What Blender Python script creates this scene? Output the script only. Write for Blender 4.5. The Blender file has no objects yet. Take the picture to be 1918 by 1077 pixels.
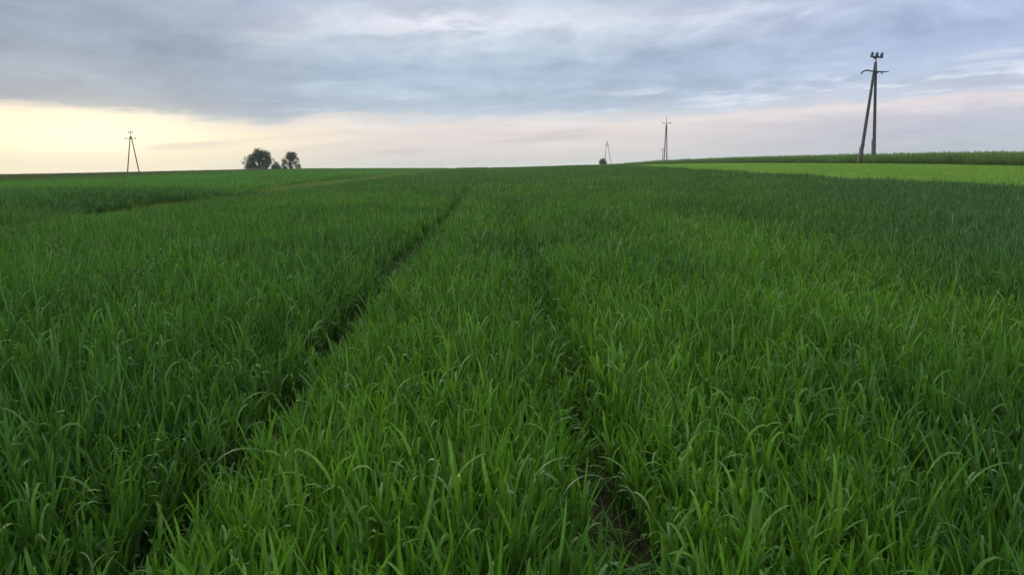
import bpy, bmesh, math, random
import numpy as np
from mathutils import Vector, Matrix

R = math.radians
random.seed(7)
rng = np.random.default_rng(11)
scene = bpy.context.scene
col = scene.collection

# ------------------------------------------------------------------ camera
W0, H0, F0 = 1918.0, 1077.0, 1477.0
PITCH, ROLL = 8.87, 0.60           # degrees below eye level, degrees clockwise
EYE = 1.70
cam_data = bpy.data.cameras.new('camera')
cam = bpy.data.objects.new('camera', cam_data)
col.objects.link(cam)
cam_data.sensor_width = 36.0
cam_data.lens = 36.0 * F0 / W0
cam_data.clip_start = 0.05
cam_data.clip_end = 4000.0
CAM_M = Matrix.Rotation(R(90 - PITCH), 3, 'X') @ Matrix.Rotation(R(-ROLL), 3, 'Z')
cam.matrix_world = Matrix.Translation((0, 0, EYE)) @ CAM_M.to_4x4()
scene.camera = cam


def ray(px, py):
    return (CAM_M @ Vector(((px - W0 / 2) / F0, (H0 / 2 - py) / F0, -1.0))).normalized()


def at(px, py, depth):
    """World point seen at photo pixel (px, py), 'depth' metres ahead (along y)."""
    d = ray(px, py)
    return Vector((0, 0, EYE)) + d * (depth / d.y)


# ------------------------------------------------------------------ colour management, render
vs = scene.view_settings
scene.display_settings.display_device = 'sRGB'
vs.view_transform = 'Standard'
vs.look = 'None'
vs.exposure = 0.0
vs.gamma = 1.0
vs.use_curve_mapping = False
scene.render.engine = 'CYCLES'
cy = scene.cycles
cy.max_bounces = 6
cy.diffuse_bounces = 4
cy.glossy_bounces = 2
cy.transmission_bounces = 4
cy.volume_bounces = 1
cy.transparent_max_bounces = 8
cy.use_denoising = True

SUN_AZ, SUN_EL = -30.0, 9.0        # azimuth from straight ahead (+ = right)


def lin(c):
    return tuple(((v / 255.0) / 12.92 if v <= 10.3 else ((v / 255.0 + 0.055) / 1.055) ** 2.4) for v in c)


# ------------------------------------------------------------------ node expression helper
class NX:
    def __init__(self, nt):
        self.nt = nt

    def node(self, kind, **kw):
        n = self.nt.nodes.new(kind)
        for k, v in kw.items():
            setattr(n, k, v)
        return n

    def put(self, sock, v):
        if isinstance(v, bpy.types.NodeSocket):
            self.nt.links.new(v, sock)
        elif v is not None:
            sock.default_value = v

    def m(self, op, a, b=None, c=None, clamp=False):
        n = self.node('ShaderNodeMath', operation=op, use_clamp=clamp)
        self.put(n.inputs[0], a)
        self.put(n.inputs[1], b)
        self.put(n.inputs[2], c)
        return n.outputs[0]

    def ss(self, v, lo, hi, a=0.0, b=1.0):
        n = self.node('ShaderNodeMapRange', interpolation_type='SMOOTHSTEP')
        self.put(n.inputs[0], v)
        for i, x in enumerate((lo, hi, a, b)):
            n.inputs[1 + i].default_value = x
        return n.outputs[0]

    def comb(self, x, y, z):
        n = self.node('ShaderNodeCombineXYZ')
        for i, v in enumerate((x, y, z)):
            self.put(n.inputs[i], v)
        return n.outputs[0]

    def noise(self, vec, scale=1.0, detail=4.0, rough=0.5, dist=0.0):
        n = self.node('ShaderNodeTexNoise', noise_dimensions='3D')
        self.put(n.inputs['Vector'], vec)
        n.inputs['Scale'].default_value = scale
        n.inputs['Detail'].default_value = detail
        n.inputs['Roughness'].default_value = rough
        n.inputs['Distortion'].default_value = dist
        return n.outputs['Fac']

    def ramp(self, fac, stops, interp='EASE'):
        n = self.node('ShaderNodeValToRGB')
        cr = n.color_ramp
        cr.interpolation = interp
        while len(cr.elements) < len(stops):
            cr.elements.new(0.5)
        for e, (p, c) in zip(cr.elements, stops):
            e.position = p
            e.color = (*c, 1.0)
        self.put(n.inputs[0], fac)
        return n.outputs[0]

    def mix(self, fac, a, b, blend='MIX'):
        n = self.node('ShaderNodeMix', data_type='RGBA', blend_type=blend)
        self.put(n.inputs[0], fac)
        for s, v in ((n.inputs[6], a), (n.inputs[7], b)):
            if isinstance(v, tuple) and len(v) == 3:
                v = (*v, 1.0)
            self.put(s, v)
        return n.outputs[2]


# ------------------------------------------------------------------ world: overcast evening sky
world = bpy.data.worlds.new('World')
scene.world = world
world.use_nodes = True
wn = world.node_tree
wn.nodes.clear()
X = NX(wn)
tc = X.node('ShaderNodeTexCoord').outputs['Generated']
sep = X.node('ShaderNodeSeparateXYZ')
wn.links.new(tc, sep.inputs[0])
dx, dy, dz = sep.outputs
az = X.m('MULTIPLY', X.m('ARCTAN2', dx, dy), 57.29578)
el = X.m('MAXIMUM', X.m('MULTIPLY', X.m('ARCSINE', dz), 57.29578), 0.0)
# two cloud coordinate sets: a sheet seen in perspective, and thin streaks near the horizon
den = X.m('ADD', X.m('MAXIMUM', dz, 0.0), 0.10)
sheet = X.comb(X.m('DIVIDE', dx, den), X.m('DIVIDE', dy, den), 0.0)
zt = X.m('ADD', dz, X.m('MULTIPLY', dx, -0.055))
streak = X.comb(X.m('MULTIPLY', dx, 4.0), X.m('MULTIPLY', dy, 4.0), X.m('MULTIPLY', zt, 46.0))
streak2 = X.comb(X.m('MULTIPLY', dx, 9.0), X.m('MULTIPLY', dy, 9.0), X.m('MULTIPLY', zt, 95.0))
n_sheet = X.noise(sheet, 0.75, 5.0, 0.52, 0.4)
n_sheet2 = X.noise(sheet, 2.3, 5.0, 0.55, 0.6)
n_st = X.noise(streak, 1.0, 4.0, 0.5, 0.3)
n_st2 = X.noise(streak2, 1.0, 4.0, 0.55, 0.3)
motc = X.comb(X.m('MULTIPLY', dx, 10.0), X.m('MULTIPLY', dy, 10.0), X.m('MULTIPLY', zt, 26.0))
n_mot = X.noise(motc, 1.0, 7.0, 0.58, 0.8)
motd = X.comb(X.m('MULTIPLY', dx, 15.0), X.m('MULTIPLY', dy, 15.0), X.m('MULTIPLY', zt, 60.0))
n_mot2 = X.noise(motd, 1.0, 6.0, 0.6, 0.6)
c0 = lambda v: X.m('SUBTRACT', v, 0.5)
warp_lim = X.ss(el, 0.3, 3.5)
warp = X.m('MULTIPLY', X.m('ADD', X.m('MULTIPLY', c0(n_st), 1.3), X.m('ADD', X.m('MULTIPLY', c0(n_st2), 0.7), X.m('ADD', X.m('MULTIPLY', c0(n_mot), 1.2), X.m('MULTIPLY', c0(n_mot2), 0.9)))), warp_lim)
tilt = X.m('MULTIPLY', X.ss(az, 6.0, 36.0), -1.05)
tilt_l = X.m('MULTIPLY', X.ss(az, -34.0, -17.0), 0.9)
tilt_l = X.m('MULTIPLY', X.m('MULTIPLY', tilt_l, X.ss(az, -12.0, -17.0)), X.ss(el, 0.8, 2.5))
elw = X.m('ADD', X.m('ADD', X.m('ADD', el, warp), tilt), tilt_l)
t = X.m('MULTIPLY', elw, 1.0 / 40.0, clamp=True)


def stops(*s):
    return [(e / 40.0, lin(c)) for e, c in s]


HIGH = (14.5, (190, 199, 216)), (24, (200, 208, 222)), (40, (212, 218, 229))
col_l = X.ramp(t, stops((0, (246, 236, 206)), (0.9, (252, 240, 202)), (1.8, (255, 243, 198)), (2.9, (252, 236, 196)),
                        (3.6, (244, 226, 202)), (3.9, (198, 196, 194)), (4.25, (152, 163, 177)), (6.0, (148, 163, 180)),
                        (8.5, (134, 152, 173)), (11.5, (144, 160, 182)), *HIGH))
col_c = X.ramp(t, stops((0, (210, 213, 208)), (0.9, (221, 214, 209)), (2.0, (222, 213, 210)), (2.8, (224, 218, 215)),
                        (3.3, (208, 210, 213)), (4.0, (174, 190, 207)), (6.5, (170, 188, 208)), (8.4, (186, 199, 214)),
                        (9.6, (204, 211, 223)), (11.8, (184, 197, 217)), *HIGH))
col_r = X.ramp(t, stops((0, (186, 192, 202)), (1.0, (186, 192, 206)), (2.0, (194, 196, 208)), (2.8, (224, 217, 220)),
                        (3.5, (190, 198, 216)), (4.6, (176, 190, 214)), (6.5, (164, 178, 208)), (8.5, (170, 183, 212)),
                        (11.5, (172, 183, 214)), *HIGH))
azabs = X.m('ABSOLUTE', X.m('ADD', az, 31.0))
w_l = X.ss(azabs, 25.0, 4.0)
w_r = X.ss(az, 2.0, 32.0)
w_back = X.ss(az, -55.0, -90.0)
w_r = X.m('MAXIMUM', w_r, w_back)
sky = X.mix(w_r, col_c, col_r)
sky = X.mix(w_l, sky, col_l)
# soft bright core of the glow where the sun stands behind thin cloud
gx = X.m('DIVIDE', X.m('ADD', az, 27.0), 6.5)
gy = X.m('DIVIDE', X.m('SUBTRACT', el, 2.1), 1.5)
g = X.m('EXPONENT', X.m('MULTIPLY', X.m('ADD', X.m('MULTIPLY', gx, gx), X.m('MULTIPLY', gy, gy)), -1.0))
sky = X.mix(X.m('MULTIPLY', g, 0.85), sky, lin((255, 255, 228)))
# cloud modelling
hi = X.ss(el, 3.0, 6.0)
mod = X.m('ADD', X.m('MULTIPLY', X.m('MULTIPLY', c0(n_sheet), 0.75), hi), X.m('MULTIPLY', X.m('MULTIPLY', c0(n_sheet2), 0.42), hi))
lo_amt = X.m('MULTIPLY', X.ss(el, 6.5, 2.5), X.ss(w_l, 1.0, 0.2, 0.10, 0.28))
mod = X.m('ADD', mod, X.m('MULTIPLY', c0(n_st2), lo_amt))
mod = X.m('ADD', mod, X.m('MULTIPLY', c0(n_mot), X.m('MULTIPLY', hi, 0.44)))
mod = X.m('ADD', mod, X.m('MULTIPLY', c0(n_mot2), X.m('MULTIPLY', X.ss(el, 2.0, 5.0), 0.30)))
mod = X.m('ADD', mod, 1.0)
sky = X.mix(1.0, sky, X.comb(mod, mod, X.m('ADD', X.m('MULTIPLY', mod, 0.82), 0.18)), 'MULTIPLY')
# thinner places in the cloud sheet let paler cloud through
thin = X.m('MULTIPLY', X.ss(n_mot, 0.56, 0.76), X.m('MULTIPLY', X.ss(n_sheet2, 0.42, 0.62), X.ss(el, 7.0, 9.5)))
thin = X.m('MULTIPLY', thin, X.ss(az, -30.0, -8.0, 0.1, 0.5))
sky = X.mix(thin, sky, lin((224, 228, 236)))
bx = X.m('DIVIDE', X.m('ADD', az, 4.2), 6.5)
by = X.m('DIVIDE', X.m('SUBTRACT', el, 9.7), 0.8)
brk = X.m('EXPONENT', X.m('MULTIPLY', X.m('ADD', X.m('MULTIPLY', bx, bx), X.m('MULTIPLY', by, by)), -1.0))
sky = X.mix(X.m('MULTIPLY', brk, X.ss(n_mot2, 0.38, 0.62)), sky, lin((226, 228, 238)))
# bright wisps, strongest on the right above the pink band
band = X.m('MULTIPLY', X.ss(elw, 2.3, 3.2), X.ss(elw, 6.6, 4.2))
wisp = X.m('MULTIPLY', X.ss(X.m('ADD', X.m('MULTIPLY', n_st2, 0.65), X.m('MULTIPLY', n_mot2, 0.35)), 0.50, 0.68), band)
wisp = X.m('MULTIPLY', wisp, X.ss(az, 0.0, 26.0, 0.35, 0.85))
wisp = X.m('MULTIPLY', wisp, X.ss(az, -24.0, -12.0))
sky = X.mix(wisp, sky, lin((226, 232, 240)))
# thin dark bars low over the horizon
bars = X.m('MULTIPLY', X.ss(n_st, 0.53, 0.66), X.m('MULTIPLY', X.ss(el, 0.3, 1.2), X.ss(el, 3.2, 2.0)))
sky = X.mix(X.m('MULTIPLY', bars, 0.34), sky, lin((176, 172, 184)))
# a little clear evening sky shines through the cloud sheet
nish = X.node('ShaderNodeTexSky', sky_type='NISHITA')
nish.sun_disc = False
nish.sun_elevation = R(SUN_EL)
nish.sun_rotation = R(SUN_AZ)
nish.air_density = 1.0
nish.dust_density = 1.5
bg_sky = X.node('ShaderNodeBackground')
wn.links.new(nish.outputs[0], bg_sky.inputs[0])
bg_sky.inputs[1].default_value = 0.05
bg_cl = X.node('ShaderNodeBackground')
wn.links.new(sky, bg_cl.inputs[0])
bg_cl.inputs[1].default_value = 1.13
mixs = X.node('ShaderNodeMixShader')
mixs.inputs[0].default_value = 0.97
wn.links.new(bg_sky.outputs[0], mixs.inputs[1])
wn.links.new(bg_cl.outputs[0], mixs.inputs[2])
wout = X.node('ShaderNodeOutputWorld')
wn.links.new(mixs.outputs[0], wout.inputs[0])

sun_d = bpy.data.lights.new('sun', 'SUN')
sun_d.energy = 1.15
sun_d.angle = R(24)
sun_d.color = (1.0, 0.86, 0.62)
sun = bpy.data.objects.new('sun', sun_d)
col.objects.link(sun)
sdir = Vector((math.sin(R(SUN_AZ)) * math.cos(R(SUN_EL)), math.cos(R(SUN_AZ)) * math.cos(R(SUN_EL)), math.sin(R(SUN_EL))))
sun.rotation_euler = sdir.to_track_quat('Z', 'Y').to_euler()
sun.location = sdir * 50


# ------------------------------------------------------------------ numpy noise
def vnoise(x, y, seed=0):
    x = np.asarray(x, float)
    y = np.asarray(y, float)
    xi = np.floor(x).astype(np.int64)
    yi = np.floor(y).astype(np.int64)
    fx = x - xi
    fy = y - yi
    fx = fx * fx * (3 - 2 * fx)
    fy = fy * fy * (3 - 2 * fy)

    def h(a, b):
        n = (a * 374761393 + b * 668265263 + seed * 1442695041) & 0xffffffff
        n = ((n ^ (n >> 13)) * 1274126177) & 0xffffffff
        return ((n ^ (n >> 16)) & 0xffff) / 65535.0
    return ((h(xi, yi) * (1 - fx) + h(xi + 1, yi) * fx) * (1 - fy) +
            (h(xi, yi + 1) * (1 - fx) + h(xi + 1, yi + 1) * fx) * fy)


def fbm(x, y, seed=0, octv=4):
    s, a, tot = 0, 1.0, 0
    for k in range(octv):
        s = s + a * vnoise(x * 2 ** k + 17.3 * k, y * 2 ** k - 9.1 * k, seed + k)
        tot += a
        a *= 0.5
    return s / tot


def sstep(v, a, b):
    u = np.clip((np.asarray(v, float) - a) / (b - a), 0, 1)
    return u * u * (3 - 2 * u)


# ------------------------------------------------------------------ terrain
YT = np.arange(-400, 1001, 1.0)


def table(ys, zs, w=12):
    z = np.interp(YT, ys, zs)
    k = np.exp(-0.5 * (np.arange(-3 * w, 3 * w + 1) / w) ** 2)
    k /= k.sum()
    return np.convolve(np.pad(z, 3 * w, mode='edge'), k, mode='valid')


T_RIGHT = table([0, 20, 30, 43, 67, 104, 126, 175, 230], [0.05, 0.10, .18, .26, .50, .80, .90, .86, .52], 8)
T_CENT = table([0, 50, 120, 230], [0, 0.0, .12, .34])
T_LEFT = table([0, 60, 120, 200], [0, -0.02, .12, .48])
T_FARL = table([0, 60, 180], [-0.1, -0.25, -0.05])
T_PLAT = table([0, 30, 52, 77, 125, 178, 230], [0.7, .9, 1.14, 1.33, 1.42, 1.16, .50])


def cross(x, y):
    """Distance across the field strips: they all run slightly left of straight ahead."""
    return x + 0.02 * y


def ground_z(x, y):
    x = np.asarray(x, float)
    y = np.asarray(y, float)
    s = cross(x, y)
    L = lambda tb: np.interp(y, YT, tb)
    z = L(T_CENT) + (L(T_RIGHT) - L(T_CENT)) * sstep(s, 4, 21)
    z = z + (L(T_LEFT) - L(T_CENT)) * sstep(s, -8, -45)
    z = z + (L(T_FARL) - L(T_LEFT)) * sstep(s, -55, -115)
    z = z + (L(T_PLAT) - L(T_RIGHT)) * sstep(s, 21.0, 34.5)
    z = z - 0.12 * np.exp(-((s + 13.4) / 0.8) ** 2)                     # the boundary furrow
    z = z + 0.20 * sstep(s, -13.9, -15.6) * sstep(y, 24, 31) * sstep(y, 50, 36)   # the next field lies a step higher
    for c in (-1.44, 0.42):                                             # wheel ruts
        z = z - 0.05 * np.exp(-((s - track_wobble(y) - c) / 0.16) ** 2)
    z = z + 0.05 * (fbm(x * 0.12, y * 0.06, 3, 2) - 0.5) * sstep(y, 10, 40)
    rd = np.sqrt(x * x + y * y)
    e = np.maximum(rd - 222, 0)
    z = z - np.where(e < 60, e * e * 0.00020, 0.72 + (e - 60) * 0.024)
    return z


def track_wobble(y):
    y = np.asarray(y, float)
    return 0.06 * np.sin(y * 0.055 + 0.9) + 0.03 * np.sin(y * 0.33)


# ------------------------------------------------------------------ object helpers
def link(o, parent=None):
    col.objects.link(o)
    if parent is not None:
        o.parent = parent
    return o


def tag(o, label=None, cat=None, group=None, kind=None):
    if label:
        o['label'] = label
    if cat:
        o['category'] = cat
    if group:
        o['group'] = group
    if kind:
        o['kind'] = kind
    return o


def empty(name, loc):
    o = bpy.data.objects.new(name, None)
    o.empty_display_size = 0.2
    o.location = loc
    return link(o)


def mesh_obj(name, verts, faces, mat, parent=None, smooth=False, world=True):
    """World-space geometry; put under its parent without moving it."""
    me = bpy.data.meshes.new(name)
    v = np.asarray(verts, float).reshape(-1, 3)
    if parent is not None and world:
        off = np.zeros(3)
        p = parent
        while p is not None:
            off += np.array(p.location)
            p = p.parent
        v = v - off
    me.from_pydata([tuple(q) for q in v], [], [tuple(f) for f in faces])
    if mat is not None:
        me.materials.append(mat)
    if smooth:
        me.polygons.foreach_set('use_smooth', [True] * len(me.polygons))
    me.update()
    return link(bpy.data.objects.new(name, me), parent)


class MB:
    def __init__(self):
        self.v, self.f = [], []

    def tube(self, pts, radii, n=10, cap=True):
        base0 = len(self.v)
        pts = [Vector(p) for p in pts]
        for i, p in enumerate(pts):
            d = (pts[min(i + 1, len(pts) - 1)] - pts[max(i - 1, 0)]).normalized()
            ref = Vector((0, 1, 0)) if abs(d.y) < 0.9 else Vector((1, 0, 0))
            a = d.cross(ref).normalized()
            b = d.cross(a).normalized()
            for k in range(n):
                th = 2 * math.pi * k / n
                self.v.append(tuple(p + (a * math.cos(th) + b * math.sin(th)) * radii[i]))
        for i in range(len(pts) - 1):
            for k in range(n):
                q = base0 + i * n
                self.f.append((q + k, q + (k + 1) % n, q + n + (k + 1) % n, q + n + k))
        if cap:
            self.f.append(tuple(base0 + k for k in reversed(range(n))))
            self.f.append(tuple(base0 + (len(pts) - 1) * n + k for k in range(n)))
        return self

    def beam(self, a, b, w, h):
        """square bar from a to b, w across, h high"""
        a, b = Vector(a), Vector(b)
        d = (b - a).normalized()
        up = Vector((0, 0, 1)) if abs(d.z) < 0.9 else Vector((0, 1, 0))
        s = d.cross(up).normalized()
        u = s.cross(d).normalized()
        i = len(self.v)
        for p in (a, b):
            for cs, cu in ((-1, -1), (1, -1), (1, 1), (-1, 1)):
                self.v.append(tuple(p + s * cs * w / 2 + u * cu * h / 2))
        self.f += [(i, i + 3, i + 2, i + 1), (i + 4, i + 5, i + 6, i + 7)]
        self.f += [(i + k, i + (k + 1) % 4, i + 4 + (k + 1) % 4, i + 4 + k) for k in range(4)]
        return self

    def build(self, name, mat, parent=None, smooth=False):
        return mesh_obj(name, self.v, self.f, mat, parent, smooth)


# ------------------------------------------------------------------ materials
def new_mat(name):
    m = bpy.data.materials.new(name)
    m.use_nodes = True
    m.node_tree.nodes.clear()
    return m, NX(m.node_tree)


def out_surface(X, shader):
    o = X.node('ShaderNodeOutputMaterial')
    X.nt.links.new(shader, o.inputs[0])


def leaf_material(name, rough=0.44, transl=0.42, spec=0.42, tint_from='INSTANCER', base=(0.05, 0.12, 0.03), ttint=(1.2, 1.2, 0.5), back=1.2):
    m, X = new_mat(name)
    if tint_from:
        a = X.node('ShaderNodeAttribute', attribute_type=tint_from, attribute_name='tint')
        c = a.outputs['Color']
    else:
        r = X.node('ShaderNodeRGB')
        r.outputs[0].default_value = (*base, 1)
        c = r.outputs[0]
    v = X.node('ShaderNodeAttribute', attribute_type='GEOMETRY', attribute_name='var').outputs['Fac']
    k = X.m('ADD', X.m('MULTIPLY', X.m('MAXIMUM', X.m('MINIMUM', v, 1.0), 0.0), 0.75), 0.62)
    c = X.mix(1.0, c, X.comb(k, k, k), 'MULTIPLY')
    # a few leaves lean to yellow green, others to blue green
    yel = X.mix(1.0, c, (1.30, 1.10, 0.60), 'MULTIPLY')
    c = X.mix(X.m('MULTIPLY', X.ss(v, 0.55, 1.0), 0.55), c, yel)
    geo = X.node('ShaderNodeNewGeometry')
    # fine lengthwise mottling
    nz = X.noise(geo.outputs['Position'], 60.0, 2.0, 0.6)
    k2 = X.ss(nz, 0.25, 0.75, 0.82, 1.15)
    c = X.mix(1.0, c, X.comb(k2, k2, k2), 'MULTIPLY')
    # sky sheen on the hooked leaves, painted in as a paler grey-green
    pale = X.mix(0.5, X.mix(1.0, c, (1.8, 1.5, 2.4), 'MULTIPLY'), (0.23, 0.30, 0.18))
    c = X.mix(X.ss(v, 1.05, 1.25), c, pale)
    c = X.mix(X.ss(v, -0.3, -0.8), c, (0.24, 0.20, 0.085))
    bk = X.mix(1.0, c, (back, back * 0.97, back * 1.1), 'MULTIPLY')  # the underside of a cereal leaf is paler
    c = X.mix(geo.outputs['Backfacing'], c, bk)
    p = X.node('ShaderNodeBsdfPrincipled')
    X.put(p.inputs['Base Color'], c)
    p.inputs['Roughness'].default_value = rough
    p.inputs['Specular IOR Level'].default_value = spec
    tr = X.node('ShaderNodeBsdfTranslucent')
    X.put(tr.inputs[0], X.mix(1.0, c, ttint, 'MULTIPLY'))
    mx = X.node('ShaderNodeMixShader')
    mx.inputs[0].default_value = transl
    X.nt.links.new(p.outputs[0], mx.inputs[1])
    X.nt.links.new(tr.outputs[0], mx.inputs[2])
    out_surface(X, mx.outputs[0])
    return m


M_CROP = leaf_material('cereal_leaf')
M_TREE = leaf_material('tree_leaf', rough=0.6, transl=0.25, spec=0.25, tint_from=None, base=(0.048, 0.125, 0.026))
M_TREE2 = leaf_material('pale_tree_leaf', rough=0.6, transl=0.3, spec=0.25, tint_from=None, base=(0.085, 0.125, 0.045))


def ground_material():
    m, X = new_mat('field_soil')
    pos = X.node('ShaderNodeNewGeometry').outputs['Position']
    n1 = X.noise(pos, 0.9, 5, 0.6)
    n2 = X.noise(pos, 14.0, 6, 0.65)
    n3 = X.noise(pos, 70.0, 4, 0.6)
    soil = X.mix(X.ss(n2, 0.3, 0.7), (0.042, 0.028, 0.014), (0.095, 0.060, 0.030))
    moss = X.mix(n3, (0.025, 0.045, 0.015), (0.05, 0.08, 0.025))
    c = X.mix(X.m('MULTIPLY', X.ss(n1, 0.35, 0.6), X.ss(n2, 0.42, 0.56)), soil, moss)
    p = X.node('ShaderNodeBsdfPrincipled')
    X.put(p.inputs['Base Color'], c)
    p.inputs['Roughness'].default_value = 0.95
    p.inputs['Specular IOR Level'].default_value = 0.2
    b = X.node('ShaderNodeBump')
    b.inputs['Strength'].default_value = 0.8
    b.inputs['Distance'].default_value = 0.02
    X.put(b.inputs['Height'], X.m('ADD', n2, X.m('MULTIPLY', n3, 0.5)))
    X.nt.links.new(b.outputs[0], p.inputs['Normal'])
    out_surface(X, p.outputs[0])
    return m


def plain_material(name, c1, c2, scale=(6, 6, 1), rough=0.8, spec=0.3, bump=0.3):
    m, X = new_mat(name)
    pos = X.node('ShaderNodeTexCoord').outputs['Object']
    mp = X.node('ShaderNodeMapping')
    X.nt.links.new(pos, mp.inputs[0])
    mp.inputs['Scale'].default_value = scale
    n = X.noise(mp.outputs[0], 3.0, 6, 0.65)
    p = X.node('ShaderNodeBsdfPrincipled')
    X.put(p.inputs['Base Color'], X.mix(X.ss(n, 0.3, 0.7), c1, c2))
    p.inputs['Roughness'].default_value = rough
    p.inputs['Specular IOR Level'].default_value = spec
    b = X.node('ShaderNodeBump')
    b.inputs['Strength'].default_value = bump
    b.inputs['Distance'].default_value = 0.02
    X.put(b.inputs['Height'], n)
    X.nt.links.new(b.outputs[0], p.inputs['Normal'])
    out_surface(X, p.outputs[0])
    return m


M_SOIL = ground_material()
M_WOOD = plain_material('weathered_pole_wood', (0.09, 0.085, 0.085), (0.17, 0.16, 0.155), (8, 8, 0.6))
M_CONC = plain_material('concrete_stub', (0.14, 0.135, 0.12), (0.24, 0.23, 0.21), (4, 4, 4))
M_STEEL = plain_material('dark_galvanised_steel', (0.035, 0.038, 0.045), (0.08, 0.085, 0.095), (5, 5, 5), 0.55, 0.5)
M_PORC = plain_material('grey_glazed_porcelain', (0.11, 0.12, 0.145), (0.17, 0.18, 0.21), (3, 3, 3), 0.3, 0.6, 0.05)
M_BARK = plain_material('tree_bark', (0.05, 0.042, 0.034), (0.11, 0.095, 0.08), (3, 3, 0.8))

# ------------------------------------------------------------------ ground sheet
def axis(lims):
    out = []
    for a, b, st in lims:
        out += list(np.arange(a, b, st))
    return np.array(out + [lims[-1][1]])


gx_ = axis([(-900, -200, 50), (-200, -60, 7), (-60, -20, 2.5), (-20, -6, 0.5), (-6, 5, 0.07), (5, 24, 1.0), (24, 42, 0.5),
            (42, 80, 3), (80, 200, 8), (200, 900, 50)])
gy_ = axis([(-300, -20, 20), (-20, 0, 2), (0, 20, 0.25), (20, 60, 1.0), (60, 280, 3), (280, 900, 25)])
GX, GY = np.meshgrid(gx_, gy_)
# shear the grid so that its fine columns follow the wheel ruts
GXs = GX - 0.02 * GY * (np.abs(GX) < 200)
GZ = ground_z(GXs, GY)
nx, ny = len(gx_), len(gy_)
V = np.stack([GXs, GY, GZ], -1).reshape(-1, 3)
ii = np.arange(nx * ny).reshape(ny, nx)
Fq = np.stack([ii[:-1, :-1], ii[:-1, 1:], ii[1:, 1:], ii[1:, :-1]], -1).reshape(-1, 4)
gm = bpy.data.meshes.new('ground')
gm.from_pydata(V.tolist(), [], Fq.tolist())
gm.materials.append(M_SOIL)
gm.polygons.foreach_set('use_smooth', [True] * len(gm.polygons))
ground = link(bpy.data.objects.new('ground', gm))
tag(ground, 'brown soil of the fields showing in gaps of the green crop', kind='structure')


# ------------------------------------------------------------------ evening haze
hm_, X = new_mat('evening_haze')
pv = X.node('ShaderNodeVolumePrincipled')
pv.inputs['Color'].default_value = (0.86, 0.89, 0.95, 1)
pv.inputs['Density'].default_value = 0.00028
X.nt.links.new(pv.outputs[0], X.node('ShaderNodeOutputMaterial').inputs['Volume'])
hb = bmesh.new()
bmesh.ops.create_cube(hb, size=1.0)
hme = bpy.data.meshes.new('haze')
hb.to_mesh(hme)
hb.free()
hme.materials.append(hm_)
haze = link(bpy.data.objects.new('haze', hme))
haze.scale = (1810, 1230, 50)
haze.location = (0, 300, -9.5)
tag(haze, 'thin evening haze that softens the far fields, poles and trees', 'haze', kind='stuff')


# ------------------------------------------------------------------ leaves and plants (numpy meshes)
class LeafMesh:
    def __init__(self):
        self.V, self.F, self.var, self.n = [], [], [], 0

    def leaf(self, base, azim, length, width, lean, curl, seg=6, fold=0.35, twist=0.0, var=0.5, power=1.6, sway=0.0):
        """A blade that starts 'lean' rad off vertical and bends by 'curl' rad over its length."""
        tt = np.linspace(0, 1, seg + 1)
        ang = lean + curl * tt ** power
        ds = length / seg
        hx = np.concatenate([[0], np.cumsum(np.sin((ang[:-1] + ang[1:]) / 2) * ds)])
        hz = np.concatenate([[0], np.cumsum(np.cos((ang[:-1] + ang[1:]) / 2) * ds)])
        d = np.array([math.cos(azim), math.sin(azim), 0])
        sd = np.array([-math.sin(azim), math.cos(azim), 0])
        P = base + np.outer(hx, d) + np.outer(hz, [0, 0, 1]) + np.outer(sway * length * tt ** 2, sd)
        T = np.outer(np.sin(ang), d) + np.outer(np.cos(ang), [0, 0, 1])
        N = np.outer(-np.cos(ang), d) + np.outer(np.sin(ang), [0, 0, 1])
        tw = twist * tt
        S = np.outer(np.cos(tw), sd) + N * np.sin(tw)[:, None]
        N2 = np.cross(T, S)
        w = 0.5 * width * (0.55 + 0.45 * np.clip(tt / 0.35, 0, 1)) * np.sqrt(np.clip(1 - ((tt - 0.3) / 0.7).clip(0) ** 2.0, 0, 1))
        w[-1] = 0.0004
        Lp = P - S * (w * math.cos(fold))[:, None] + N2 * (w * math.sin(fold))[:, None]
        Rp = P + S * (w * math.cos(fold))[:, None] + N2 * (w * math.sin(fold))[:, None]
        if fold > 0:
            self.V.append(np.stack([Lp, P, Rp], 1).reshape(-1, 3))
            k = 3
            for i in range(seg):
                q = self.n + i * 3
                self.F += [(q, q + 1, q + 4, q + 3), (q + 1, q + 2, q + 5, q + 4)]
        else:
            self.V.append(np.stack([Lp, Rp], 1).reshape(-1, 3))
            k = 2
            for i in range(seg):
                q = self.n + i * 2
                self.F.append((q, q + 1, q + 3, q + 2))
        self.n += k * (seg + 1)
        self.var += [var] * (k * (seg + 1))

    def stem(self, base, top, r, var=0.5):
        b, t_ = np.array(base), np.array(top)
        vs_ = []
        for p, rr in ((b, r), (t_, r * 0.6)):
            for k in range(3):
                th = k * 2.094
                vs_.append(p + np.array([math.cos(th) * rr, math.sin(th) * rr, 0]))
        self.V.append(np.array(vs_))
        q = self.n
        self.F += [(q + k, q + (k + 1) % 3, q + 3 + (k + 1) % 3, q + 3 + k) for k in range(3)]
        self.n += 6
        self.var += [var] * 6

    def to_mesh(self, name, mat):
        me = bpy.data.meshes.new(name)
        me.from_pydata(np.concatenate(self.V).tolist(), [], self.F)
        a = me.attributes.new('var', 'FLOAT', 'POINT')
        a.data.foreach_set('value', np.array(self.var, np.float32))
        me.materials.append(mat)
        me.polygons.foreach_set('use_smooth', [True] * len(me.polygons))
        me.update()
        return me


U = random.uniform


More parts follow.
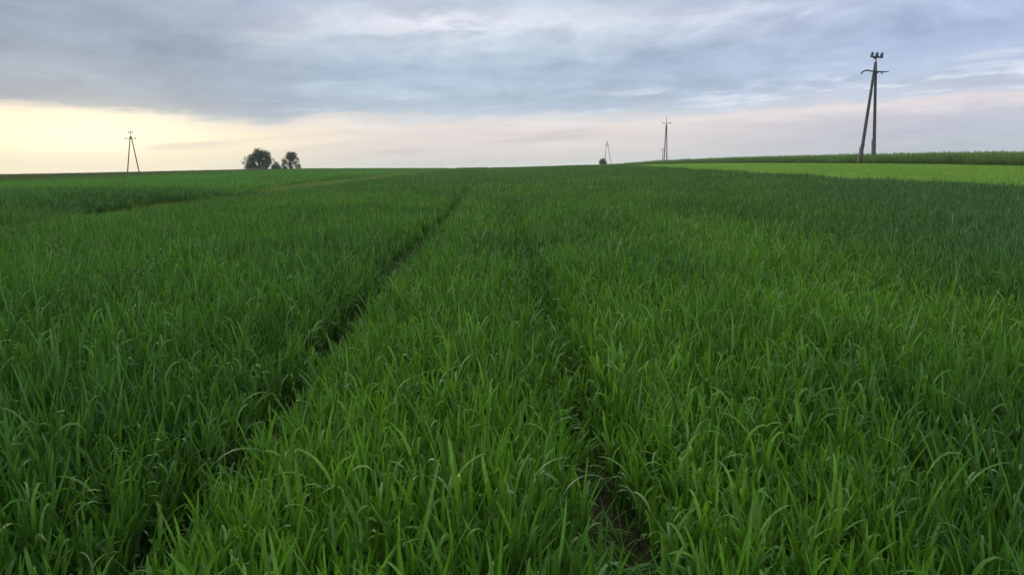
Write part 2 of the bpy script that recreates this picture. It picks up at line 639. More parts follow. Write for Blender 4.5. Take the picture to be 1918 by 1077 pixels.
def add_plant(L, x, y, h=0.5, wide=0.012, seg=7, fold=0.35, nl=5, droopy=0.3, flat=False):
    """One cereal tiller: a sheathed stem and leaves up it; h = height of the leaf tips."""
    sh = h * U(0.42, 0.58)
    la = U(0, 6.283)
    lx, ly = math.cos(la) * sh * 0.12, math.sin(la) * sh * 0.12
    v0 = U(0.1, 0.75)
    L.stem((x, y, -0.02), (x + lx, y + ly, sh), 0.0028 + wide * 0.08, v0 * 0.5)
    a0 = U(0, 6.283)
    dead = random.random() < 0.10
    for i in range(nl):
        f = (i + 0.6) / nl
        zb = sh * (0.15 + 0.85 * f)
        azm = a0 + i * math.pi + U(-0.9, 0.9)
        ln = h * U(0.46, 0.72) * (0.85 + 0.3 * math.sin(f * 2.6))
        r = random.random()
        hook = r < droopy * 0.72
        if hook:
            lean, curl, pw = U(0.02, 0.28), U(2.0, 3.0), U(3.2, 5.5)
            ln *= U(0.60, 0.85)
        elif r < droopy:
            lean, curl, pw = U(0.10, 0.35), U(1.4, 2.3), U(2.2, 3.6)
            ln *= 0.78
        elif r < 0.50:
            lean, curl, pw = U(0.10, 0.30), U(0.3, 0.8), 1.8
            ln *= 0.9
        else:
            lean, curl, pw = U(0.03, 0.22), U(0.0, 0.35), 1.4
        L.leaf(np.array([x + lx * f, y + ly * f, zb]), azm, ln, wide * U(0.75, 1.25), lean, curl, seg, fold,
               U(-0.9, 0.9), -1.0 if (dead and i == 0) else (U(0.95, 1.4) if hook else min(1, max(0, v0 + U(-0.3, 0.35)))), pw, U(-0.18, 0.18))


proto_id = 0
PROTO = {}


def proto_collection(name):
    c = bpy.data.collections.new(name)
    PROTO[name] = []
    return c


def add_proto(coll, L, mat, key):
    global proto_id
    nm = 'tuft_%04d' % proto_id
    proto_id += 1
    me = L.to_mesh(nm, mat)
    o = bpy.data.objects.new(nm, me)
    coll.objects.link(o)
    PROTO.setdefault(key, []).append(len(coll.objects) - 1)


coll_crop = proto_collection('crop_plants')
for k in range(18):                                    # single plants for the foreground
    L = LeafMesh()
    for q in range(2):
        add_plant(L, U(-.03, .03), U(-.03, .03), U(0.42, 0.56), U(0.013, 0.0195), 10, 0.25, random.choice((4, 5)), (0.20, 0.36, 0.52)[k % 3])
    add_proto(coll_crop, L, M_CROP, 'near')
for k in range(10):                                    # clumps, middle distance
    L = LeafMesh()
    for q in range(16):
        add_plant(L, U(-.24, .24), U(-.24, .24), U(0.38, 0.52), 0.0165, 5, 0, 4, 0.34)
    add_proto(coll_crop, L, M_CROP, 'mid')
for k in range(8):                                     # square metre patches, far away
    L = LeafMesh()
    for q in range(70):
        add_plant(L, U(-.75, .75), U(-.75, .75), U(0.38, 0.54), 0.030, 2, 0, 3, 0.3)
    add_proto(coll_crop, L, M_CROP, 'far')
for k in range(6):                                     # trodden plants in the wheel ruts
    L = LeafMesh()
    for q in range(7):
        L.leaf(np.array([U(-.05, .05), U(-.05, .05), U(0, .05)]), U(0, 6.28), U(.12, .24), 0.010, U(0.5, 1.2), U(0.2, 1.2), 6, 0.3,
               U(-.8, .8), U(0.2, 1.2), 1.5, U(-.2, .2))
    add_proto(coll_crop, L, M_CROP, 'flat')

coll_rye = proto_collection('rye_plants')
for k in range(8):                                     # tall ripening cereal on the bank
    L = LeafMesh()
    for q in range(26):
        x, y, h = U(-.5, .5), U(-.5, .5), U(0.62, 1.04)
        a = U(0, 6.28)
        tx, ty = x + math.cos(a) * .07, y + math.sin(a) * .07
        L.stem((x, y, 0), (tx, ty, h * .9), 0.006, U(.1, .6))
        L.leaf(np.array([tx, ty, h * .88]), a, 0.13, 0.022, U(0.1, .5), U(0.1, .8), 3, 0, 0, U(.4, 1))   # the ear
        for j in range(3):
            L.leaf(np.array([x, y, h * U(.25, .72)]), U(0, 6.28), U(.2, .34), .026, U(.15, .5), U(.2, 1.8), 3, 0, U(-.6, .6), U(0, .8))
    add_proto(coll_rye, L, M_CROP, 'rye')

coll_low = proto_collection('low_plants')
for k in range(8):                                     # short dense young crop and balk grass
    L = LeafMesh()
    for q in range(150):
        L.leaf(np.array([U(-.4, .4), U(-.4, .4), 0]), U(0, 6.28), U(.10, .19), .020, U(.05, .5), U(0.1, 1.0), 2, 0, U(-.5, .5), U(0, 1))
    add_proto(coll_low, L, M_CROP, 'low')
for k in range(6):
    L = LeafMesh()
    for q in range(40):
        L.leaf(np.array([U(-.1, .1), U(-.1, .1), 0]), U(0, 6.28), U(.12, .36), .011, U(.05, .7), U(0.1, 1.6), 4, 0, U(-.5, .5), U(0, 1))
    add_proto(coll_low, L, M_CROP, 'weed')


def scatter_group(coll):
    ng = bpy.data.node_groups.new('scatter_' + coll.name, 'GeometryNodeTree')
    ng.interface.new_socket('Geometry', in_out='INPUT', socket_type='NodeSocketGeometry')
    ng.interface.new_socket('Geometry', in_out='OUTPUT', socket_type='NodeSocketGeometry')
    gi = ng.nodes.new('NodeGroupInput')
    go = ng.nodes.new('NodeGroupOutput')
    ci = ng.nodes.new('GeometryNodeCollectionInfo')
    ci.inputs['Collection'].default_value = coll
    ci.inputs['Separate Children'].default_value = True
    ci.inputs['Reset Children'].default_value = True
    ip = ng.nodes.new('GeometryNodeInstanceOnPoints')
    ip.inputs['Pick Instance'].default_value = True

    def na(name, t_):
        n = ng.nodes.new('GeometryNodeInputNamedAttribute')
        n.data_type = t_
        n.inputs['Name'].default_value = name
        return n.outputs['Attribute']
    ng.links.new(gi.outputs[0], ip.inputs['Points'])
    ng.links.new(ci.outputs[0], ip.inputs['Instance'])
    ng.links.new(na('idx', 'INT'), ip.inputs['Instance Index'])
    ng.links.new(na('rot', 'FLOAT_VECTOR'), ip.inputs['Rotation'])
    ng.links.new(na('scl', 'FLOAT_VECTOR'), ip.inputs['Scale'])
    ng.links.new(ip.outputs[0], go.inputs[0])
    return ng


def scatter(name, coll, parts, mat):
    """parts: list of dicts of arrays x, y, idx, rot (n,3), scl (n,3), tint (n,3)"""
    cat = lambda k: np.concatenate([p[k] for p in parts])
    x, y = cat('x'), cat('y')
    z = ground_z(x, y)
    me = bpy.data.meshes.new(name)
    me.vertices.add(len(x))
    me.vertices.foreach_set('co', np.stack([x, y, z], -1).astype(np.float32).ravel())
    a = me.attributes.new('idx', 'INT', 'POINT')
    a.data.foreach_set('value', cat('idx').astype(np.int32))
    for k in ('rot', 'scl', 'tint'):
        a = me.attributes.new(k, 'FLOAT_VECTOR', 'POINT')
        a.data.foreach_set('vector', cat(k).astype(np.float32).ravel())
    me.materials.append(mat)
    o = link(bpy.data.objects.new(name, me))
    md = o.modifiers.new('scatter', 'NODES')
    md.node_group = scatter_group(coll)
    print(name, len(x), 'instances')
    return o


def grid_points(x0, x1, y0, y1, step, jit=0.45):
    gx = np.arange(x0, x1, step)
    gy = np.arange(y0, y1, step)
    A, B = np.meshgrid(gx, gy)
    A = A.ravel() + rng.uniform(-jit, jit, A.size) * step
    B = B.ravel() + rng.uniform(-jit, jit, B.size) * step
    return A, B


def in_view(x, y, margin):
    return np.abs(x) < 0.70 * np.maximum(y, 0) + margin


# ------------------------------------------------------------------ crop colour and vigour maps
DARK = np.array([0.056, 0.166, 0.024])
BLUE = np.array([0.062, 0.164, 0.047])
YELL = np.array([0.098, 0.245, 0.024])
MIDG = np.array([0.072, 0.200, 0.023])


def blob(x, y, cx, cy, rx, ry):
    return np.exp(-(((x - cx) / rx) ** 2 + ((y - cy) / ry) ** 2))


def yellowness(x, y):
    s = cross(x, y)
    n = fbm(x * 0.35, y * 0.18, 21, 4)
    v = 0.55 * sstep(n, 0.48, 0.72)
    n2 = fbm(x * 1.3, y * 0.8, 29, 3)
    v = v + 0.35 * sstep(n2, 0.5, 0.75) * sstep(y, 25, 6)
    # pale young patches: between the ruts, right of the right rut, and the big one to the right
    v = v + 0.50 * np.exp(-((s + 0.75) / 0.60) ** 2) * sstep(y, 16, 4)
    v = v + 0.50 * np.exp(-((s - 1.05) / 0.50) ** 2) * sstep(y, 14, 4)
    v = v + 1.0 * blob(x, y, 3.6, 11, 1.3, 3.5) + 0.8 * blob(x, y, 4.3, 17, 1.3, 4.5) + 0.6 * blob(x, y, 3.4, 7.3, 1.0, 1.3)
    v = v + 0.35 * blob(x, y, -1.6, 3.0, 1.0, 1.6) + 0.28 * sstep(s, -3, -7) * sstep(y, 45, 15)
    v = v - 0.8 * blob(x, y, 7.6, 12, 2.4, 3.2) - 0.7 * blob(x, y, 9.5, 21, 3.5, 6.0) - 0.4 * blob(x, y, 14, 30, 8, 12) - 0.15 * blob(x, y, -2.6, 5.0, 0.7, 3)
    return np.clip(v, 0, 1)


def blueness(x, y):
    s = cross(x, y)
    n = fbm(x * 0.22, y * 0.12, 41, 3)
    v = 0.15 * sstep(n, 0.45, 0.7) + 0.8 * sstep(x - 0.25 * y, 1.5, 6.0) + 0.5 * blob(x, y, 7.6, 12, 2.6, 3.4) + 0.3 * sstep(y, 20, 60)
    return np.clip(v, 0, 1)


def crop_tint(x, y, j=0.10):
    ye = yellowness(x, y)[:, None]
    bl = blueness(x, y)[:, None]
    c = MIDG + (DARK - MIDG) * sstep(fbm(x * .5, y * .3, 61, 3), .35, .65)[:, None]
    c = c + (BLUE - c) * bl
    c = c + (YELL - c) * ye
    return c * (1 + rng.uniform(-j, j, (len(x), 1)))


def edge_r(y):
    return 21.0 + 1.5 * (fbm(np.asarray(y) * .3, 0 * np.asarray(y) + 7, 111, 5) - .5)


def rut_mask(x, y, extra=0.0):
    """True where a wheel rut leaves no standing crop."""
    s = cross(x, y) - track_wobble(y)
    n = vnoise(x * 4, y * 1.6, 5) - 0.5
    far = 0.07 * sstep(y, 5, 10)
    l = np.abs(s + 1.45) < (0.10 + far + extra + 0.16 * n)
    bare = np.exp(-((np.asarray(y) - 3.45) / 0.75) ** 2)
    r = np.abs(s - 0.42) < (0.035 + 0.12 * bare + 0.5 * extra + 0.18 * n)
    return l | r


def make_part(x, y, key, coll_key_scale, tint, tiltamp=0.10, hmul=None, xy=None):
    n = len(x)
    ids = np.array(PROTO[key])
    idx = ids[rng.integers(0, len(ids), n)]
    rot = np.stack([rng.normal(0, tiltamp, n), rng.normal(0, tiltamp, n), rng.uniform(0, 6.283, n)], -1)
    sc = coll_key_scale * rng.uniform(0.85, 1.15, n)
    hm = np.ones(n) if hmul is None else hmul
    xm = np.ones(n) if xy is None else xy
    scl = np.stack([sc * xm, sc * xm, sc * hm], -1)
    return dict(x=x, y=y, idx=idx, rot=rot, scl=scl, tint=tint)


def vigour(x, y):
    """height factor of the main crop"""
    s = cross(x, y)
    v = 0.86 + 0.30 * fbm(x * 0.7, y * 0.35, 71, 4)
    v = v + 0.10 * sstep(s, -1.6, -2.2) * sstep(y, 30, 5)               # taller left of the left rut
    v = v - 0.16 * yellowness(x, y)
    sr = s - track_wobble(y)
    v = v * (1 - 0.20 * np.exp(-((sr + 1.44) / 0.40) ** 2))
    v = v * (1 - 0.45 * sstep(s, -9.6, -12.4))
    v = v * (1 - 0.28 * np.exp(-((sr - 0.42) / 0.28) ** 2))
    return v


def sel(d, m):
    return tuple(a[m] for a in d)


main_parts = []
# near: single plants
x, y = grid_points(-9, 9, -2.5, 13.5, 0.064)
lod = y + rng.uniform(-2, 2, len(y))
s = cross(x, y)
m = in_view(x, y, 1.6) & (lod < 10.5) & (x * x + y * y > 0.55 ** 2) & ~rut_mask(x, y) & (s > -12.8)
# in front of the lens the walker has trodden a gap
m &= ~((np.abs(x) < 0.5) & (np.abs(y) < 0.75))
m &= rng.uniform(0, 1, len(x)) < 0.95 - 0.45 * np.exp(-((s - track_wobble(y) - 0.42) / 0.24) ** 2)
x, y = sel((x, y), m)
main_parts.append(make_part(x, y, 'near', 1.0, crop_tint(x, y), 0.13, vigour(x, y)))
# ruts: flattened leaves
x, y = grid_points(-3, 2, 0.6, 48, 0.10)
s = cross(x, y) - track_wobble(y)
m = rut_mask(x, y, 0.05) & (rng.uniform(0, 1, len(x)) < (0.7 + .3 * (s > -.5) - .5 * (s > 0) * np.exp(-((y - 3.5) / .5) ** 2)) * (0.4 + fbm(x * 3, y * 2, 15, 2)))
x, y = sel((x, y), m)
main_parts.append(make_part(x, y, 'flat', 1.0, crop_tint(x, y) * 0.9, 0.2))
# middle distance
x, y = grid_points(-31, 30, 7, 45, 0.27)
lod = y + rng.uniform(-2, 2, len(y))
lod2 = y + rng.uniform(-6, 6, len(y))
s = cross(x, y)
m = in_view(x, y, 3) & (lod >= 10.5) & (lod2 < 38) & ~rut_mask(x, y, 0.14) & (s > -12.8) & (s < edge_r(y))
x, y = sel((x, y), m)
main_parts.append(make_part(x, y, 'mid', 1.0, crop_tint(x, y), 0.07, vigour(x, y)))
# far
x, y = grid_points(-25, 30, 30, 262, 0.95)
lod2 = y + rng.uniform(-6, 6, len(y))
s = cross(x, y)
m = in_view(x, y, 6) & (lod2 >= 38) & ~(np.abs(s - track_wobble(y) + 1.44) < 0.72) & ~((np.abs(s - .42) < .5) & (rng.uniform(0, 1, len(s)) < .5)) & (s > -13.2) & (s < edge_r(y) - .3)
x, y = sel((x, y), m)
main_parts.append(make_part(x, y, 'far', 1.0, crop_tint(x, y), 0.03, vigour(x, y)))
crop = scatter('cereal_crop', coll_crop, main_parts, M_CROP)
tag(crop, 'dense knee high green cereal crop filling the foreground, cut by two wheel ruts', 'crop', kind='stuff')

# neighbouring field to the left, beyond the furrow
x, y = grid_points(-34, -8, 12, 45, 0.34)
s = cross(x, y)
edge = -14.5 + 0.5 * (fbm(y * 0.3, y * 0 + 3, 81, 2) - 0.5) - 1.3 * sstep(y, 42, 60)
m = in_view(x, y, 4) & (s < edge)
x, y = sel((x, y), m)
s = cross(x, y)
lead = 0.62 + 0.38 * sstep(s, -14.4, -17.5) + 0.32 * blob(s, y, -15, 34, 2.0, 6.0)
fieldL = [make_part(x, y, 'mid', 1.18, (DARK * 0.6 + BLUE * 0.4) * 1.1 * np.ones((len(x), 1)) * rng.uniform(.85, 1.1, (len(x), 1)), 0.05, lead * (0.85 + .25 * fbm(x * .4, y * .3, 83, 3)))]
x, y = grid_points(-185, -13, 43, 262, 1.0)
s = cross(x, y)
edge = -14.5 + 0.6 * (fbm(y * 0.3, y * 0 + 3, 81, 2) - 0.5) - 2.6 * sstep(y, 42, 60) + 2.6 * sstep(y, 120, 190)
m = in_view(x, y, 6) & (s < edge)
x, y = sel((x, y), m)
s = cross(x, y)
brown = (sstep(s + 10 * (fbm(x * .05, y * .02, 91, 3) - .5), -44, -60) * 0.75)[:, None]
tt_ = (DARK * 0.5 + MIDG * 0.35 + BLUE * 0.15) * 1.35 * rng.uniform(.85, 1.15, (len(x), 1)) * (0.85 + 0.4 * fbm(x * .12, y * .03, 93, 3))[:, None]
tt_ = tt_ + (np.array([0.085, 0.085, 0.035]) - tt_) * brown
fieldL.append(make_part(x, y, 'far', 1.12, tt_, 0.03, (0.85 + .35 * fbm(x * .25, y * .12, 95, 3)) * (1 - 0.22 * sstep(s, -60, -17) * sstep(y, 70, 140))))
o = scatter('neighbouring_crop', coll_crop, fieldL, M_CROP)
tag(o, 'darker cereal crop of the next field left of the grassy furrow', 'crop', kind='stuff')

# grass and weeds in the furrow between the two fields
x, y = grid_points(-24, -9, 10, 230, 0.30)
s = cross(x, y)
w = -12.9 + 0.35 * (fbm(y * .4, x * 0, 85, 2) - .5)
lo = -14.7 - 3.0 * sstep(y, 42, 60) + 2.4 * sstep(y, 120, 190) - 1.6 * sstep(y, 27, 24)
m = in_view(x, y, 4) & (s < w) & (s > lo) & (rng.uniform(0, 1, len(x)) < 0.97)
x, y = sel((x, y), m)
yb = sstep(fbm(x * .5, y * .2, 87, 3), .40, .6)[:, None]
tw_ = np.array([0.13, 0.25, 0.03]) * (1 - yb) + np.array([0.07, 0.18, 0.03]) * yb
rb = 0.7 * (sstep(y, 34, 55) * sstep(fbm(x * .3, y * .1, 89, 3), .3, .55))[:, None]
tw_ = tw_ * (1 - .8 * rb) + np.array([0.14, 0.225, 0.045]) * .8 * rb
weed = [make_part(x, y, 'weed', 0.9, tw_, 0.1, 0.8 + .8 * vnoise(x * .8, y * .5, 97) + 1.7 * blob(x, y, -14.2, 22.5, 1.6, 2.0))]
o = scatter('balk_grass', coll_low, weed, M_CROP)
tag(o, 'yellowish grass and brown weeds along the furrow on the left', 'grass', kind='stuff')

# young light green strip on the right
x, y = grid_points(14, 40, 16, 240, 0.42)
s = cross(x, y)
m = in_view(x, y, 5) & (s > edge_r(y) - .1) & (s < 35.0)
x, y = sel((x, y), m)
s = cross(x, y)
nn = fbm(x * .5, y * .12, 101, 3)[:, None]
tg = np.array([0.125, 0.255, 0.045]) * (1 - nn) + np.array([0.155, 0.275, 0.045]) * nn
o = scatter('young_crop', coll_low, [make_part(x, y, 'low', 1.0, 1.6 * tg * rng.uniform(.9, 1.1, (len(x), 1)), 0.03)], M_CROP)
tag(o, 'bright light green strip of short young crop on the right bank', 'crop', kind='stuff')

# tall cereal on the bank behind it
x, y = grid_points(26, 190, 22, 262, 0.75)
s = cross(x, y)
m = in_view(x, y, 6) & (s > 34.2 + .5 * (vnoise(y * .5, y * 0, 103) - .5))
x, y = sel((x, y), m)
nn = fbm(x * .15, y * .08, 105, 3)[:, None]
tr_ = np.array([0.12, 0.245, 0.07]) * (1 - nn) + np.array([0.18, 0.31, 0.085]) * nn
o = scatter('rye_crop', coll_rye, [make_part(x, y, 'rye', 1.0, tr_, 0.04, 0.9 + .2 * vnoise(x * .6, y * .3, 107))], M_CROP)
tag(o, 'tall dark green rye standing on the bank under the power poles', 'crop', kind='stuff')


# ------------------------------------------------------------------ single leaves that stand out in the foreground
def big_leaf(px, py, depth, azim, length, width, lean, curl, tint, label, var=.5, power=1.5, twist=0.1):
    """px, py = where its middle shows; the leaf stands on a stalk in the crop at that spot."""
    L = LeafMesh()
    c = at(px, py, depth)
    gz = float(ground_z(c.x, c.y))
    ang = 0.0
    hx = hz = 0.0
    for i in range(50):
        t_ = (i + .5) / 100
        a = lean + curl * t_ ** power
        hx += math.sin(a) * length / 100
        hz += math.cos(a) * length / 100
    bx, by, bz = c.x - math.cos(azim) * hx, c.y - math.sin(azim) * hx, c.z - hz
    L.leaf(np.array([0, 0, bz - gz]), azim, length, width, lean, curl, 14, 0.3, twist, var, power)
    L.stem((0, 0, -.02), (0, 0, bz - gz), 0.004, .4)
    mt = leaf_material('single_leaf', tint_from=None, base=tint)
    me = L.to_mesh('crop_leaf', mt)
    o = link(bpy.data.objects.new('crop_leaf', me))
    o.location = (bx, by, gz)
    tag(o, label, 'leaf')
    return o


big_leaf(1572, 960, 2.75, 1.4, 0.30, 0.021, 0.02, 0.12, (0.12, 0.235, 0.03),
         'broad upright yellow-green blade near the lower right, brighter than all around it')
big_leaf(432, 846, 3.0, 0.15, 0.26, 0.014, 0.65, 1.5, (0.07, 0.15, 0.055),
         'long pale leaf arching to the right beside the left wheel rut', .8)
big_leaf(1085, 895, 2.75, 3.0 - 3.0, 0.22, 0.014, 0.35, 2.1, (0.07, 0.14, 0.06),
         'pale leaf bent into a hoop over the right wheel rut near the bottom', .8)
big_leaf(625, 1015, 2.55, 2.0, 0.28, 0.016, 0.1, 0.25, (0.06, 0.15, 0.035),
         'tall straight blade leaning left in the lower left foreground')


# ------------------------------------------------------------------ power poles
def insulator(p0, up, h, r, parent, mat=None):
    """pin insulator: a stack of sheds on a steel pin"""
    p0, up = Vector(p0), Vector(up).normalized()
    prof = [(0, .25), (.18, .25), (.2, .8), (.34, 1.0), (.38, .6), (.5, .6), (.54, .95), (.68, .85), (.72, .5), (.86, .6), (1.0, .3)]
    return MB().tube([p0 + up * h * a for a, _ in prof], [r * b for _, b in prof], 10).build('insulator', mat or M_PORC, parent, True)


def leg_obj(top, foot, r0, r1, parent, detail):
    pts = [Vector(foot).lerp(Vector(top), k / 8) for k in range(9)]
    rr = [r0 + (r1 - r0) * k / 8 for k in range(9)]
    leg = MB().tube(pts, rr, 12).build('leg', M_WOOD, parent, True)
    if detail:
        d = (Vector(top) - Vector(foot)).normalized()
        for q in (1.35, 2.05):                       # wire bindings of the pole to its stub
            a = Vector(foot) + d * q
            MB().tube([a - d * .05, a + d * .05], [r0 * 1.12, r0 * 1.12], 12).build('binding', M_STEEL, leg, True)
    return leg


# 1: nearest pole on the right
def pole_right():
    D = 75.0
    foot_l, foot_r = at(1610, 301, D), at(1637.5, 296, D + 0.4)
    join_l, join_r = at(1640, 117, D), at(1640.5, 118, D + .25)
    for f in (foot_l, foot_r):
        f.z = float(ground_z(f.x, f.y)) - 0.25
    root = empty('power_pole', (foot_r.x, foot_r.y, float(ground_z(foot_r.x, foot_r.y))))
    tag(root, 'tallest and nearest power pole, dark two legged frame in the tall crop on the right', 'power pole', 'power poles')
    a = leg_obj(join_l, foot_l, .165, .115, root, True)
    b = leg_obj(join_r, foot_r, .165, .115, root, True)
    # stub posts the legs are tied to
    for leg, f, tp, sx in ((a, foot_l, join_l, -1), (b, foot_r, join_r, -1)):
        d = (tp - f).normalized()
        o_ = Vector((sx * .17, -.10, 0))
        L_ = 1.9 if leg is a else 2.6
        MB().beam(f + o_, f + o_ + d * L_, .17, .2).build('pole_stub', M_CONC, leg)
    knob = at(1611.5, 279, D) + Vector((-.12, 0, 0))
    MB().tube([knob, knob + Vector((.35, 0, .05))], [.05, .07], 8).build('bolt', M_STEEL, a)
    apex = at(1641.5, 108, D + .1)
    MB().tube([at(1640, 121, D + .1), apex], [.07, .05], 8).build('mast', M_STEEL, root, True)
    w = D / F0
    top = MB().beam(at(1630.2, 106.5, D + .1), at(1653.8, 108.3, D + .1), .16, .13).build('top_crossarm', M_STEEL, root)
    MB().beam(at(1637, 109.5, D + .3), at(1645, 106.5, D - .1), .2, .16).build('clamp', M_STEEL, top)
    for p0, p1 in (((1632.8, 106), (1634.8, 97.5)), ((1641.5, 106.5), (1643.8, 98)), ((1650.2, 107.3), (1653.6, 98.5))):
        A, B = at(*p0, D + .05), at(*p1, D + .05)
        insulator(A, B - A, (B - A).length, .17, top)
    A = [at(x_, y_, D - .12) for x_, y_ in ((1613, 136.6), (1617, 135), (1620.5, 132.6), (1625, 132.3), (1630, 133.4), (1636, 134.2),
                                          (1643, 134.4), (1650, 135.2), (1656, 135.3), (1665, 134.4))]
    low = MB()
    low.tube(A, [.03, .07, .065, .075, .06, .06, .06, .065, .055, .03], 8)
    low = low.build('lower_crossarm', M_STEEL, root, True)
    insulator(at(1614.5, 135.2, D - .12), (-.3, 0, -1), .22, .08, low)
    insulator(at(1651.5, 135.2, D - .12), (.1, 0, -1), .20, .085, low)
    MB().beam(at(1635.5, 135.5, D - .1), at(1645, 136.4, D - .1), .1, .16).build('brace', M_STEEL, root)
    MB().tube([at(1636, 160, D), at(1641.3, 160, D + .2)], [.035, .035], 8).build('spacer', M_STEEL, root)
    return root


def pole_a(label, D, apex, feet, join_y, top_arm, low_arm, ext, style, r=.15):
    """Two legged pole: apex pixel, feet pixels, arms as (x0, x1, y) pixels."""
    fl, fr = at(*feet[0], D), at(*feet[1], D + .3)
    for f in (fl, fr):
        p = at(0, 0, 1)
        g_ = float(ground_z(f.x, f.y)) - .2
        jn = at(*apex, D)
        if g_ < f.z:                                  # run the leg on down to the soil
            f.x += (f.x - jn.x) * (f.z - g_) / max(.5, jn.z - f.z)
        f.z = g_
    root = empty('power_pole', (fr.x, fr.y, fr.z + .2))
    tag(root, label, 'power pole', 'power poles')
    jn = at(apex[0], join_y, D)
    leg_obj(jn + Vector((-.08, 0, 0)), fl, r, r * .75, root, False)
    leg_obj(jn + Vector((.08, .2, 0)), fr, r, r * .75, root, False)
    MB().tube([jn + Vector((0, .1, -.6)), at(apex[0] + .1, apex[1], D)], [.07, .05], 8).build('mast', M_STEEL, root, True)
    if top_arm:
        x0, x1, yy = top_arm
        ta = MB().beam(at(x0, yy, D - .1), at(x1, yy, D - .1), .12, .13).build('top_crossarm', M_STEEL, root)
        for q in (.08, .5, .92):
            insulator(at(x0 + (x1 - x0) * q, yy - .2, D - .1), (0, 0, 1), ext, .10, ta)
    x0, x1, yy = low_arm
    la = MB().beam(at(x0, yy, D - .16), at(x1, yy, D - .16), .10, .10).build('lower_crossarm', M_STEEL, root)
    for q in (.05, .95):
        insulator(at(x0 + (x1 - x0) * q, yy - .2, D - .16), (0, 0, 1), ext, .11, la)
    if style:
        insulator(at(apex[0], apex[1] + .4, D), (0, 0, 1), ext * 1.2, .09, root)
    return root


pole_right()
pole_a('slim two legged power pole standing alone, second from the right', 178.0, (1248.5, 222), ((1243.5, 304), (1249, 304)),
       234, None, (1240.5, 1257, 231.5), .32, True, .13)
pole_a('small two legged power pole with a dark bush at its left foot', 318.0, (1137, 264.5), ((1132, 309), (1145, 309)),
       266, None, (1133, 1142.5, 272.2), .35, True, .11)
pole_a('spread two legged power pole on the left skyline in front of the yellow glow', 185.0, (244.3, 247.6), ((238.8, 324.5), (261, 324)),
       256, (240, 248.4, 248.6), (234.5, 254.5, 260), .28, False, .135)


def pole_single():
    D = 420.0
    f, t_ = at(1239.5, 305, D), at(1242, 277, D)
    f.z = float(ground_z(f.x, f.y)) - .2
    root = empty('power_pole', (f.x, f.y, f.z + .2))
    tag(root, 'tiny far off single power pole just left of the slim two legged one', 'power pole', 'power poles')
    MB().tube([f, f.lerp(t_, .5), t_], [.19, .17, .14], 10).build('leg', M_WOOD, root, True)
    arm = MB().beam(at(1238.4, 281, D), at(1244.5, 280.8, D), .12, .12).build('crossarm', M_STEEL, root)
    for px in (1238.9, 1244):
        insulator(at(px, 280.8, D), (0, 0, 1), .35, .12, arm)


pole_single()


# ------------------------------------------------------------------ trees
def crown_mesh(clumps, n_per, size, mat, name, parent, seed=1, y_depth=0.9):
    """clumps: (centre, rx, rz, density). Many small leaf sprays on the outside and through the volume."""
    r_ = np.random.default_rng(seed)
    Vs, Fs, var = [], [], []
    n = 0
    for (c, rx, rz, dn) in clumps:
        k = int(2.6 * n_per * dn * max(.3, rx * rz))
        for _ in range(k):
            d = r_.normal(0, 1, 3)
            d /= np.linalg.norm(d)
            rad = r_.uniform(0.25, 1.0) ** 0.5 * (0.82 + .28 * r_.random())
            p = np.array(c) + d * np.array([rx, rx * y_depth, rz]) * rad
            lump = vnoise(p[0] * 1.6 + p[1], p[2] * 1.6, seed)
            if lump < 0.16:
                continue
            for _l in range(3):
                q = p + r_.normal(0, size * .7, 3)
                a = r_.normal(0, 1, 3)
                a /= np.linalg.norm(a)
                b = np.cross(a, r_.normal(0, 1, 3))
                b /= np.linalg.norm(b)
                sz = size * r_.uniform(.6, 1.25)
                Vs += [q - a * sz * .5, q + b * sz * .28, q + a * sz * .5, q - b * sz * .28]
                Fs.append((n, n + 1, n + 2, n + 3))
                var += [float(np.clip(lump * .8 + r_.uniform(-.2, .3), 0, 1))] * 4
                n += 4
    o = mesh_obj(name, np.array(Vs), Fs, mat, parent)
    a = o.data.attributes.new('var', 'FLOAT', 'POINT')
    a.data.foreach_set('value', np.array(var, np.float32))
    return o


def tree(name, label, cat, D, base_px, clumps_px, n_per, size, mat, seed, trunk_r=.22, group=None, limbs=True, yd=.9):
    """clumps_px are (px, py, rx, ry, density) in photo pixels, built at their true size D metres away."""
    m_per = D / F0
    b = at(*base_px, D)
    gz = float(ground_z(b.x, b.y))
    root = empty(name, (b.x, b.y, gz))
    tag(root, label, cat, group)
    rr = random.Random(seed)
    cl = []
    for (px, py, rx, ry, dn) in clumps_px:
        c = at(px, py, D)
        c.y += rr.uniform(-1, 1) * min(2.2, rx * m_per * .8)
        cl.append(((c.x, c.y, c.z), rx * m_per, ry * m_per, dn))
    if limbs:
        top = at(base_px[0], min(c[1] for c in clumps_px) + 8, D)
        fork = Vector((b.x, b.y, gz + (top.z - gz) * .35))
        MB().tube([Vector((b.x, b.y, gz - .3)), Vector((b.x + .05, b.y, gz + .4)), fork], [trunk_r * 1.3, trunk_r, trunk_r * .75], 10).build('trunk', M_BARK, root, True)
        for (c, rx, rz, dn) in cl:
            c = Vector(c)
            mid = fork.lerp(c, .5) + Vector((rr.uniform(-.3, .3), rr.uniform(-.3, .3), .35))
            MB().tube([fork - Vector((0, 0, .1)), mid, c, c + (c - mid) * .5], [trunk_r * .5, trunk_r * .32, trunk_r * .16, .02], 6).build('limb', M_BARK, root, True)
    crown_mesh(cl, n_per, size, mat, 'crown', root, seed, yd)
    return root


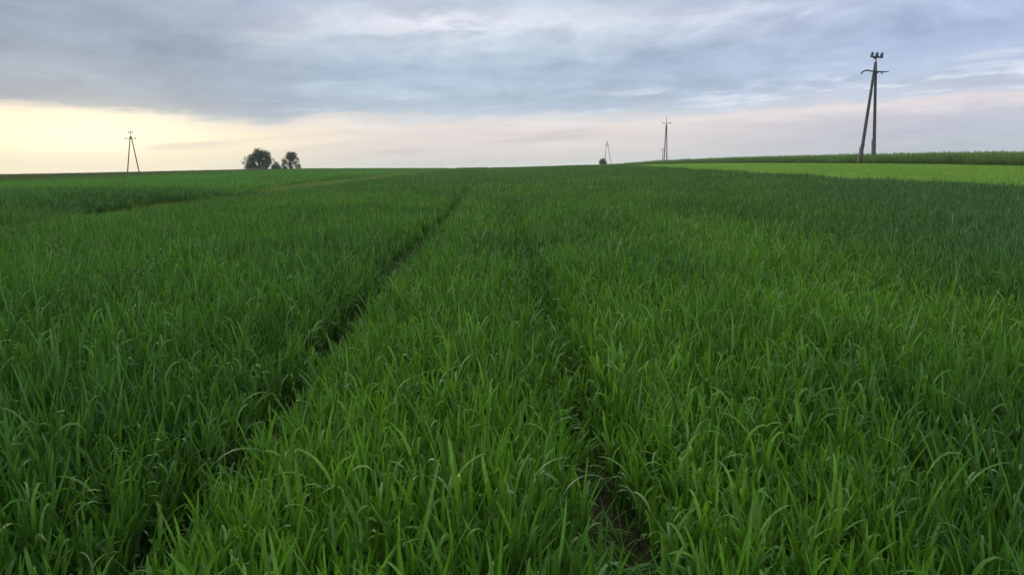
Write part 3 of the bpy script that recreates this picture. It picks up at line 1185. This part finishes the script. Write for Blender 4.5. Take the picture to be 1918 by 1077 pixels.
Z = lambda *rows: [(420 + a / 9.59, 250 + b_ / 9.59, c / 9.59, d / 9.59, e) for a, b_, c, d, e in rows]
tree('broadleaf_tree', 'largest tree, dense and dark with a broad rounded crown on the left skyline', 'tree', 280, (485, 320),
     Z((600, 360, 80, 85, 1), (680, 370, 75, 80, 1), (570, 440, 110, 100, 1.1), (690, 450, 110, 110, 1.1), (780, 400, 50, 65, .8),
       (470, 450, 55, 70, .8), (500, 540, 90, 80, 1.1), (740, 540, 85, 90, 1.1), (800, 500, 45, 80, .8), (440, 590, 55, 60, .8),
       (390, 460, 40, 45, .3), (350, 525, 28, 40, .3), (395, 615, 40, 28, .5), (700, 620, 140, 40, .8), (520, 615, 90, 42, .9), (640, 485, 60, 40, .9)),
     62, .36, M_TREE, 5, .34)
tree('shrub', 'low dark shrub between the big round tree and the airy tree', 'shrub', 281, (516.5, 320),
     Z((925, 570, 45, 60, 1), (880, 600, 45, 45, 1), (970, 600, 40, 40, .9), (880, 480, 14, 26, .4), (1015, 625, 28, 22, .9), (925, 630, 90, 30, 1)),
     62, .34, M_TREE, 6, .10)
tree('airy_tree', 'smaller airy tree with drooping sparse crown, right of the big round tree', 'tree', 280, (544, 320),
     Z((1210, 430, 90, 70, .8), (1150, 375, 42, 40, 1.02), (1212, 372, 40, 42, 1.02), (1265, 390, 38, 42, 0.85), (1165, 430, 50, 45, 1.02), (1235, 450, 55, 50, 1.02), (1295, 480, 42, 42, 0.94),
       (1075, 490, 35, 42, 0.85), (1105, 520, 42, 45, 0.85), (1200, 520, 40, 50, 0.85), (1280, 540, 38, 40, 0.77), (1340, 575, 26, 48, 0.85),
       (1062, 575, 26, 48, 1.02), (1290, 610, 16, 36, 0.77), (1355, 615, 12, 26, 0.85), (1165, 570, 26, 26, 0.59)),
     62, .33, M_TREE2, 8, .2)
tree('bush', 'little dark bush under the airy tree, at its left side', 'shrub', 279, (533.5, 320),
     Z((1090, 605, 38, 42, 1), (1120, 632, 28, 24, 1), (1070, 632, 34, 24, 1)), 62, .32, M_TREE, 9, .08)
tree('bush', 'little dark bush under the middle of the airy tree', 'shrub', 279, (545, 320),
     Z((1195, 625, 32, 28, 1), (1215, 640, 30, 20, 1)), 62, .32, M_TREE, 10, .08)
tree('bush', 'round dark bush at the foot of the small power pole on the skyline', 'shrub', 316, (1129, 310),
     [(1127.5, 302.5, 4.0, 4.5, 1), (1131, 301.5, 3.5, 4, 1), (1124.5, 305.5, 3.2, 3, 1), (1133.5, 306, 3.4, 3, 1), (1129, 306, 7, 3, 1)],
     70, .34, M_TREE, 12, .1)
